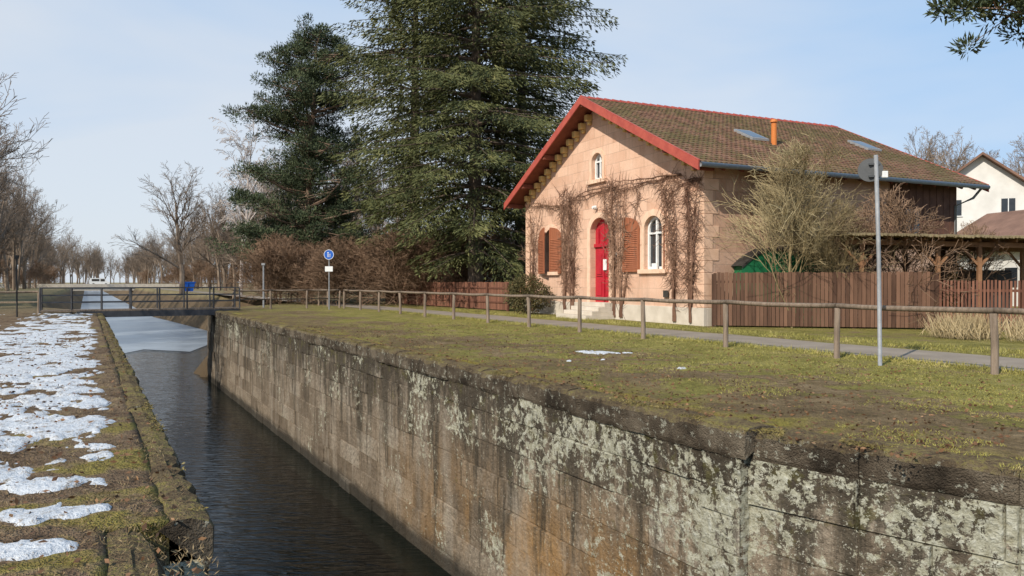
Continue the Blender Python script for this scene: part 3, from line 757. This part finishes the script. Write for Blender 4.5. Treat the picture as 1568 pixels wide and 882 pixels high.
# ---------------------------------------------------------------- trees
def bare(name,seed,H,nch,ang=(30,55),ratio=(.45,.65),r0=.02,up=.12,droop=0,rmin=.006,start=.25,wob=.22):
    rg=random.Random(seed);mb=MB()
    def grow(p,d,L,r,lev):
        ns=4 if lev==0 else (3 if lev<=2 else 2);pts=[p.copy()];rs=[r];c=p.copy();dd=d.copy();ep=r*(.25 if lev>0 else .3)
        for i in range(ns):
            w=.10 if lev==0 else wob
            dd=dd+Vector((rg.uniform(-w,w),rg.uniform(-w,w),rg.uniform(-w,w)+(up if lev>0 and lev<3 else 0)-(droop if lev>=2 else 0)));dd.normalize()
            c=c+dd*(L/ns);pts.append(c.copy());rs.append(max(rmin,r+(ep-r)*(i+1)/ns))
        mb.path(pts,rs,6 if lev==0 else (4 if lev==1 else 3),False)
        if lev<len(nch):
            for k in range(nch[lev]):
                t=(start if lev==0 else .2)+(1-(start if lev==0 else .2))*(k+rg.random())/nch[lev];f=t*ns;i=min(ns-1,int(f));q=pts[i].lerp(pts[i+1],f-i)
                ax=dd.cross(Vector((rg.uniform(-1,1),rg.uniform(-1,1),rg.uniform(-1,1)))).normalized()
                base=(pts[i+1]-pts[i]).normalized()
                nd=(Matrix.Rotation(rad(rg.uniform(*ang)),3,ax)@base).normalized()
                rr_=rs[i]*(.5 if lev==0 else .6)
                grow(q,nd,L*rg.uniform(*ratio)*(1.15-.5*t),max(rmin,rr_),lev+1)
    grow(Vector((0,0,0)),Vector((0,0,1)),H*.8,H*r0,0)
    zt=max(v[2] for v in mb.V);k=H/zt;mb.V=[(x*k,y*k,z*k) for x,y,z in mb.V]
    return mb.mesh(name)
b1=bare('bare_tree_a',1,16,[12,6,5,4],ang=(28,50),ratio=(.42,.6),rmin=.014)
b2=bare('bare_tree_b',2,16,[14,6,5,4],ang=(22,45),ratio=(.4,.6),rmin=.014)
b3=bare('bare_tree_c',9,16,[11,6,5,4],ang=(26,52),ratio=(.42,.62),rmin=.014,start=.15)
bu=bare('bare_bush',4,4,[14,8,5,3],ang=(25,60),ratio=(.5,.8),r0=.008,rmin=.009,start=.02)
for b in (b1,b2,b3): b.materials.append(M_twig_far)
bu.materials.append(M_redtw)
def place(name,me,x,y,sc,rzv=None,parent=None,sz=None,z=0):
    o=bpy.data.objects.new(name,me);S.collection.objects.link(o);o.location=(x,y,z);o.rotation_euler=(0,0,R.uniform(0,6.3) if rzv is None else rzv)
    o.scale=(sc,sc,sz or sc)
    if parent:o.parent=parent
    return o
e=empty('distant_trees');
for i in range(125):
    s=68+(i/125)**1.5*540+R.uniform(-4,4);a=-(11+R.random()**1.5*20)
    if s>330: a+= (s-330)*.11
    x,y,_=C(a,s);place('tree',R.choice((b1,b2,b3)),x,y,R.uniform(.95,1.3),parent=e,sz=R.uniform(1.15,1.6))
e=empty('distant_trees')
for i in range(115):
    s=95+(i/115)**1.5*500+R.uniform(-4,4);a=(20+R.random()**1.4*24)
    x,y,_=C(a,s);place('tree',R.choice((b1,b2,b3)),x,y,R.uniform(.85,1.15),parent=e,sz=R.uniform(1.0,1.3))
e=empty('distant_trees')
for i in range(30):
    x=R.uniform(-32,4);y=R.uniform(95,130);place('tree',R.choice((b1,b2,b3)),x,y,R.uniform(.7,1.0),parent=e,sz=R.uniform(.5,.75))
for i in range(28):
    x=R.uniform(44,80);y=R.uniform(76,105);place('tree',R.choice((b1,b2,b3)),x,y,R.uniform(.95,1.2),parent=e,sz=R.uniform(1.05,1.3))
e=empty('undergrowth')
for i in range(80):
    s=55+R.random()**1.6*330;sd=R.random()<.45
    a=-(9+R.random()*12) if sd else (19+R.random()*14)
    x,y,_=C(a,s);k=R.uniform(.9,1.8);place('bush',bu,x,y,k*1.2,parent=e,sz=k)
for i in range(46):
    x=R.uniform(-19,1);y=R.uniform(47,58)+max(0,-x-8)*.5;k=R.uniform(.9,1.35);place('bush',bu,x,y,k*1.15,parent=e,sz=k)
place('bare_tree',b2,-37.8,88,1.2,1.2,sz=.98);place('bare_tree',b1,-31,95,.75,2.2)
place('bare_tree',b1,-23.6,30.5,.8,2.6);place('bare_tree',b3,-31,40,.9,.6)
bi=bare('birch_mesh',5,19,[16,7,6,5],ang=(22,45),ratio=(.34,.5),droop=.25,up=.1,r0=.010,rmin=.014,start=.3);bi.materials.append(M_birch)
place('birch_tree',bi,-29,82,1.05,0)
def spruce(name,x,y,H,R0,seed,z0=3.2,mat=None,prof=None,dens=60):
    rg=np.random.default_rng(seed);e=empty(name,(x,y,0));tb=MB();tb.path([(0,0,-.2),(0,0,H*.3),(.1,0,H*.7),(.1,.1,H)],[H*.017,H*.013,H*.007,.03],10)
    Vs=[];z=z0
    while z<H-.3:
        t=(z-z0)/(H-z0);rad_=R0*(prof(t));nb=int(rg.integers(5,8))
        ph=rg.random()*6.28
        for k in range(nb):
            az=ph+k*6.283/nb+rg.normal()*.3;L=max(.35,rad_*rg.uniform(.58,1.14));zb=z+rg.uniform(-.2,.2)
            h=np.array([math.cos(az),math.sin(az),0]);pp=np.array([-h[1],h[0],0]);up=.30*t+rg.uniform(-.06,.10)
            curve=lambda q:np.outer(q,h)*L+np.outer(L*(up*q-(.46-.2*t)*q*q+.14*q**4),[0,0,1])+np.array([0,0,zb])
            tp=curve(np.linspace(0,1,5));tb.path([tuple(v) for v in tp],[.012*L+.02,.01*L+.015,.03,.02,.01],4,False)
            nt=max(4,int(L/.36));nl=int(dens*L)
            q=(rg.integers(1,nt+1,nl)+rg.normal(size=nl)*.08)/nt;q=np.clip(q,.2,1.02)
            w=(.12+.30*L*np.power(np.clip(1.08-q,0,1),.8))*np.minimum(1,q*3)
            sd=rg.choice([-1.,1.],nl);lt=sd*rg.random(nl)*w
            P=curve(q)+np.outer(lt,pp)+np.outer(-.30*np.abs(lt)-rg.random(nl)**2.2*.5,[0,0,1])+np.outer(np.abs(lt)*.45,h)
            D=h*.8+np.outer(sd*.8,pp)+rg.normal(size=(nl,3))*.3+np.array([0,0,-.6]);D/=np.linalg.norm(D,axis=1)[:,None]
            Vs.append((P,D))
        z+=rg.uniform(.55,.85)*(1.15-.4*t)
    P=np.concatenate([v[0] for v in Vs]);D=np.concatenate([v[1] for v in Vs])
    V,F=leaves(P,D,rg.uniform(.2,.42,len(P)),rg.uniform(.022,.042,len(P)),rg)
    obj('trunk',tb,M_bark,e);obj('crown',npmesh('crown',V,F),mat or M_spr,e);return e
spruce('spruce_tree',-2.2,46,29,7.1,11,3.4,prof=lambda t:(.80+.3*min(1,t*4))*(1-max(0,t-.4)/.75)**.7,dens=105)
spruce('spruce_tree',.6,51,29,6.1,12,6,prof=lambda t:(.6+.45*min(1,t*2.4))*(1-max(0,t-.5)/.65)**.7,dens=70)
spruce('spruce_tree',-6.6,52,27,5.9,13,5,prof=lambda t:(.7+.4*min(1,t*2))*(1-max(0,t-.5)/.65)**.8,dens=75)
def pine(name,x,y,H,W,seed,z0=.2,prof=None,nb=85,extra=None,mat=None,cd=165):
    rg=np.random.default_rng(seed);e=empty(name,(x,y,0));tb=MB()
    bend=[(0,0,-.2),(.15,0,H*.3),(.5,.1,H*.65),(.9,.1,H*.97)]
    tb.path(bend,[H*.014,H*.012,H*.008,.04],9);P=[];D=[]
    specs=[]
    for k in range(nb):
        t=z0+(1-z0)*(k+rg.random())/nb;specs.append((t*H,rg.random()*6.283,W*prof((t-z0)/(1-z0))*rg.uniform(.5,1.1)))
    if extra:specs+=extra
    for zb,az,L in specs:
        L=max(L,.6);t=zb/H;bx=np.array([.9*t*t,.1*t,zb]);h=np.array([math.cos(az),math.sin(az),0]);rise=rg.uniform(.05,.5)
        tip=bx+h*L+np.array([0,0,rise*L]);mid=(bx+tip)/2+np.array([0,0,-.06*L])+rg.normal(size=3)*.1
        tb.path([tuple(bx),tuple(mid),tuple(tip)],[.02+.014*L,.015+.01*L,.015],4,False)
        nc=int(2+L*2.0)
        for c in range(nc):
            q=rg.uniform(.3,1.05);cc=bx*(1-q)+tip*q+np.array([rg.normal()*.17*L,rg.normal()*.17*L,rg.normal()*.15+.1]);rd=rg.uniform(.35,.72)
            tb.path([tuple(mid*(1-q)+tip*q),tuple(cc)],[.02,.01],3,False)
            n=int(cd*rd/.55);d=rg.normal(size=(n,3));d/=np.linalg.norm(d,axis=1)[:,None];rr=rg.random(n)**.45
            P.append(cc+d*np.array([1,1,.7])*rd*rr[:,None]);D.append(d*.8+np.array([0,0,.55])+rg.normal(size=(n,3))*.3)
    P=np.concatenate(P);D=np.concatenate(D);V,F=leaves(P,D,rg.uniform(.15,.28,len(P)),rg.uniform(.020,.038,len(P)),rg)
    obj('trunk',tb,M_pbark,e);obj('crown',npmesh('crown',V,F),mat or M_pine,e)
pine('pine_tree',-15.6,58,20.3,5.6,21,.10,prof=lambda t:(1.05-.35*t if t<.7 else .81*(1-(t-.7)/.33)**.6),nb=150,cd=120)
pine('pine_tree',17.4,20.5,13.5,4.4,31,.66,prof=lambda t:.8,nb=22,cd=240,extra=[(8.3,math.pi+.15,5.0),(8.5,math.pi+.05,5.0),(8.6,math.pi-.1,5.2),(8.9,math.pi+.4,5.0),(8.0,math.pi-.25,4.6),(8.8,math.pi+.25,4.8)])
ys=bare('yellow_shrub',14,4.8,[17,7,5,4],ang=(18,50),ratio=(.5,.8),r0=.011,rmin=.007,start=.05);ys.materials.append(M_yel)
place('bare_shrub',ys,9.2,25.25,1.4,.4,sz=1.36);place('bare_shrub',ys,10.6,25.5,.9,2.4,sz=.95)
place('bare_shrub',bu,12.6,26.2,1.2,1.,sz=1.2);place('bare_shrub',bu,11.4,26.0,.9,2.,sz=1.0);place('bare_shrub',bu,15.2,25.6,.8,3.,sz=.9)
place('bare_shrub',bu,2.1,38.6,1.0,1.,sz=1.0)
def leafy(name,x,y,rx,rzz,n,mat,seed,zc=None):
    rg=np.random.default_rng(seed);e=empty(name,(x,y,0));d=rg.normal(size=(n,3));d/=np.linalg.norm(d,axis=1)[:,None];r=rg.random(n)**.4
    lump=np.array([1+.35*mn.noise(Vector(v)*2.6) for v in d]);P=d*np.array([rx,rx,rzz])*(r*lump)[:,None];P[:,2]+=zc or rzz;P[:,2]=np.maximum(P[:,2],.05)
    V,F=leaves(P,d+rg.normal(size=(n,3))*.6,rg.uniform(.06,.12,n),rg.uniform(.02,.035,n),rg)
    tb=MB()
    for k in range(9):
        v=Vector(P[rg.integers(0,n)]);tb.path([(rg.normal()*.08,rg.normal()*.08,0),tuple(v*.5+Vector((0,0,.1))),tuple(v)],[.03,.02,.008],4,False)
    obj('stems',tb,M_bark,e);obj('leaves',npmesh('leaves',V,F),mat,e)
leafy('evergreen_shrub',.75,35.6,1.05,.9,5500,M_shrub,41)
leafy('forsythia_bush',15.6,27.5,.9,1.1,5000,M_yleaf,42);leafy('evergreen_shrub',C(20,62)[0],C(20,62)[1],1.2,1.4,4000,M_shrub,43)
leafy('evergreen_shrub',C(19.5,68)[0],C(19.5,68)[1],1.5,1.8,4000,M_spr,44)
n=9000
cx=nr.uniform(0,1,n);X=11.5+cx*5.5+nr.normal(size=n)*.15;Y=20.6-cx*2.6+nr.normal(size=n)*.5
cl=np.array([mn.noise(Vector((x*1.5,y*1.5,2))) for x,y in zip(X,Y)]);kp=cl>-.05;X,Y=X[kp],Y[kp];n=len(X)
D=np.stack([nr.normal(size=n)*.4,nr.normal(size=n)*.4,np.ones(n)],1);Vv,Ff=leaves(np.stack([X,Y,np.zeros(n)],1),D,nr.uniform(.25,.9,n),.008,nr)
obj('dry_grass',npmesh('dry_grass',Vv,Ff),M_straw)
n=26000;s_=5+nr.random(n)*33;a_=np.where(nr.random(n)<.5,16.1+nr.random(n)*1.5,13.1+nr.random(n)*.65)
D=np.stack([nr.normal(size=n)*.6,nr.normal(size=n)*.6,np.ones(n)],1);Vv,Ff=leaves(cw(a_,s_,np.zeros(n)),D,nr.uniform(.03,.13,n),.006,nr);obj('grass',npmesh('verge_grass',Vv,Ff),M_blade)
# ---------------------------------------------------------------- neighbours
def nhouse(name,x,y,rot,w,l,hw,hr):
    e=empty(name,(x,y,0),rot);mb=MB();mb.box(0,w,0,l,0,hw)
    mb.face([(0,0,hw),(w,0,hw),(w/2,0,hr)]);mb.face([(0,l,hw),(w,l,hw),(w/2,l,hr)]);obj('walls',mb,M_rend,e)
    mb=MB();k=(hr-hw)/(w/2)
    for sx in (0,1):
        xe=-.6 if sx==0 else w+.6;ze=hw-.6*k
        a=[(xe,-.6,ze),(w/2,-.6,hr+.03),(w/2,l+.6,hr+.03),(xe,l+.6,ze)];b=[(p[0],p[1],p[2]+.2) for p in a]
        mb.face(a);mb.face(b)
        for i in range(4): mb.face([a[i],a[(i+1)%4],b[(i+1)%4],b[i]])
    obj('roof',mb,M_froof,e)
    mb=MB();mf=MB()
    for zz in (1.2,4.0,6.6):
        for xx in (w*.28,w*.72):
            if zz+1.2<hw or (zz<hw and abs(xx-w/2)<w*.3):
                mb.box(xx-.45,xx+.45,-.05,-.01,zz,zz+1.2)
                mf.box(xx-.52,xx+.52,-.09,-.052,zz-.08,zz-.01);mf.box(xx-.03,xx+.03,-.08,-.051,zz,zz+1.2)
    for zz in (1.2,4.0,6.6):
        if zz+1.2<hw:
            for yy in (l*.25,l*.75): mb.box(-.05,-.01,yy-.45,yy+.45,zz,zz+1.2)
    obj('windows',mb,M_glass,e);obj('sills',mf,M_white,e)
nhouse('neighbour_house',32.0,60,rad(-22),8,11,8.0,11.1)
nhouse('neighbour_house',31.6,46,rad(12),9,8,3.8,6.2)
x,y,_=C(-25,235);e=empty('road_bridge',(x,y,0),TH);mb=MB();mb.box(0,60,0,6,-.8,.5);mb.box(0,60,-.25,0,.0,1.0);obj('deck',mb,M_plinth,e)
x,y,_=C(3.2,237);e=empty('parked_van',(x,y,.5),TH);mb=MB()
pr=[(-2.4,.35),(2.4,.35),(2.4,1.0),(1.7,1.25),(1.2,2.1),(-2.4,2.1)]
mb.face([(a,0,b) for a,b in pr]);mb.face([(a,1.9,b) for a,b in pr])
for i in range(6):
    j=(i+1)%6;mb.face([(pr[i][0],0,pr[i][1]),(pr[j][0],0,pr[j][1]),(pr[j][0],1.9,pr[j][1]),(pr[i][0],1.9,pr[i][1])])
obj('body',mb,M_white,e);mb=MB()
for xx in (-1.5,1.5):
    for yy in (-.02,1.75): mb.path([(xx,yy,.35),(xx,yy+.17,.35)],[.35,.35],14)
mb.box(.2,1.2,-.03,-.005,1.2,1.85);mb.box(-1.9,-.1,-.03,-.005,1.25,1.85);obj('wheels_windows',mb,M_dark,e)
x,y,_=C(13.6,128);e=empty('waste_skip',(x,y,0),TH);mb=MB()
mb.V+=[(-.8,-.6,.1),(.8,-.6,.1),(.8,.6,.1),(-.8,.6,.1),(-1.1,-.7,1.5),(1.1,-.7,1.5),(1.1,.7,1.5),(-1.1,.7,1.5)]
for f in ((0,3,2,1),(4,5,6,7),(0,1,5,4),(1,2,6,5),(2,3,7,6),(3,0,4,7)): mb.F.append(f);mb.A.append(0)
mb.box(-1.15,1.15,-.75,-.7,1.4,1.55);mb.box(-.05,.05,-.76,-.62,.15,1.4);obj('tub',mb,M_blue,e)
# ---------------------------------------------------------------- light
el=rad(38);sv=Vector((-.60*math.cos(el),-.80*math.cos(el),math.sin(el))).normalized()
ld=bpy.data.lights.new('sun','SUN');ld.energy=5.0;ld.angle=rad(.5);ld.color=(1,.925,.81)
lo=bpy.data.objects.new('sun',ld);S.collection.objects.link(lo);lo.rotation_euler=sv.to_track_quat('Z','Y').to_euler()
w=bpy.data.worlds.new('World');S.world=w;w.use_nodes=True;nt=w.node_tree;bg=nt.nodes['Background']
sk=nt.nodes.new('ShaderNodeTexSky');sk.sky_type='NISHITA';sk.sun_disc=False;sk.sun_elevation=el;sk.sun_rotation=math.atan2(sv.x,sv.y)%(2*math.pi)
sk.dust_density=1.0;sk.ozone_density=1.5;sk.air_density=1.
tc=nt.nodes.new('ShaderNodeTexCoord');mp=nt.nodes.new('ShaderNodeMapping');mp.inputs['Scale'].default_value=(1.1,1.1,3.6);mp.inputs['Rotation'].default_value=(0,rad(16),0)
no=nt.nodes.new('ShaderNodeTexNoise');no.inputs['Scale'].default_value=1.1;no.inputs['Detail'].default_value=5;no.inputs['Roughness'].default_value=.5;no.inputs['Distortion'].default_value=.3
nt.links.new(tc.outputs['Generated'],mp.inputs[0]);nt.links.new(mp.outputs[0],no.inputs[0])
sx=nt.nodes.new('ShaderNodeSeparateXYZ');nt.links.new(tc.outputs['Generated'],sx.inputs[0])
m1=nt.nodes.new('ShaderNodeMath');m1.operation='MULTIPLY_ADD';nt.links.new(sx.outputs[0],m1.inputs[0]);m1.inputs[1].default_value=-.25;nt.links.new(no.outputs['Fac'],m1.inputs[2])
m2=nt.nodes.new('ShaderNodeMath');m2.operation='MULTIPLY_ADD';nt.links.new(sx.outputs[2],m2.inputs[0]);m2.inputs[1].default_value=-.32;nt.links.new(m1.outputs[0],m2.inputs[2])
rp=nt.nodes.new('ShaderNodeValToRGB');rp.color_ramp.elements[0].position=.20;rp.color_ramp.elements[0].color=(.0,.0,.0,1);rp.color_ramp.elements[1].position=.58;rp.color_ramp.elements[1].color=(1,1,1,1)
nt.links.new(m2.outputs[0],rp.inputs[0])
haze=nt.nodes.new('ShaderNodeMix');haze.data_type='RGBA';nt.links.new(rp.outputs[0],haze.inputs[0])
haze.inputs[6].default_value=(3.2,5.4,8.4,1);haze.inputs[7].default_value=(6.6,7.2,8.0,1)
mx=nt.nodes.new('ShaderNodeMix');mx.data_type='RGBA';mx.inputs[0].default_value=.82
nt.links.new(sk.outputs[0],mx.inputs[6]);nt.links.new(haze.outputs[2],mx.inputs[7]);nt.links.new(mx.outputs[2],bg.inputs[0]);bg.inputs[1].default_value=.115
S.view_settings.view_transform='Standard';S.view_settings.look='None';S.view_settings.exposure=0
cd=bpy.data.cameras.new('camera');cd.lens=27;cd.sensor_width=36;cd.clip_end=6000;cd.clip_start=.05
co=bpy.data.objects.new('camera',cd);S.collection.objects.link(co);co.location=(0,0,1.5);co.rotation_euler=(rad(90-.44),0,0);S.camera=co
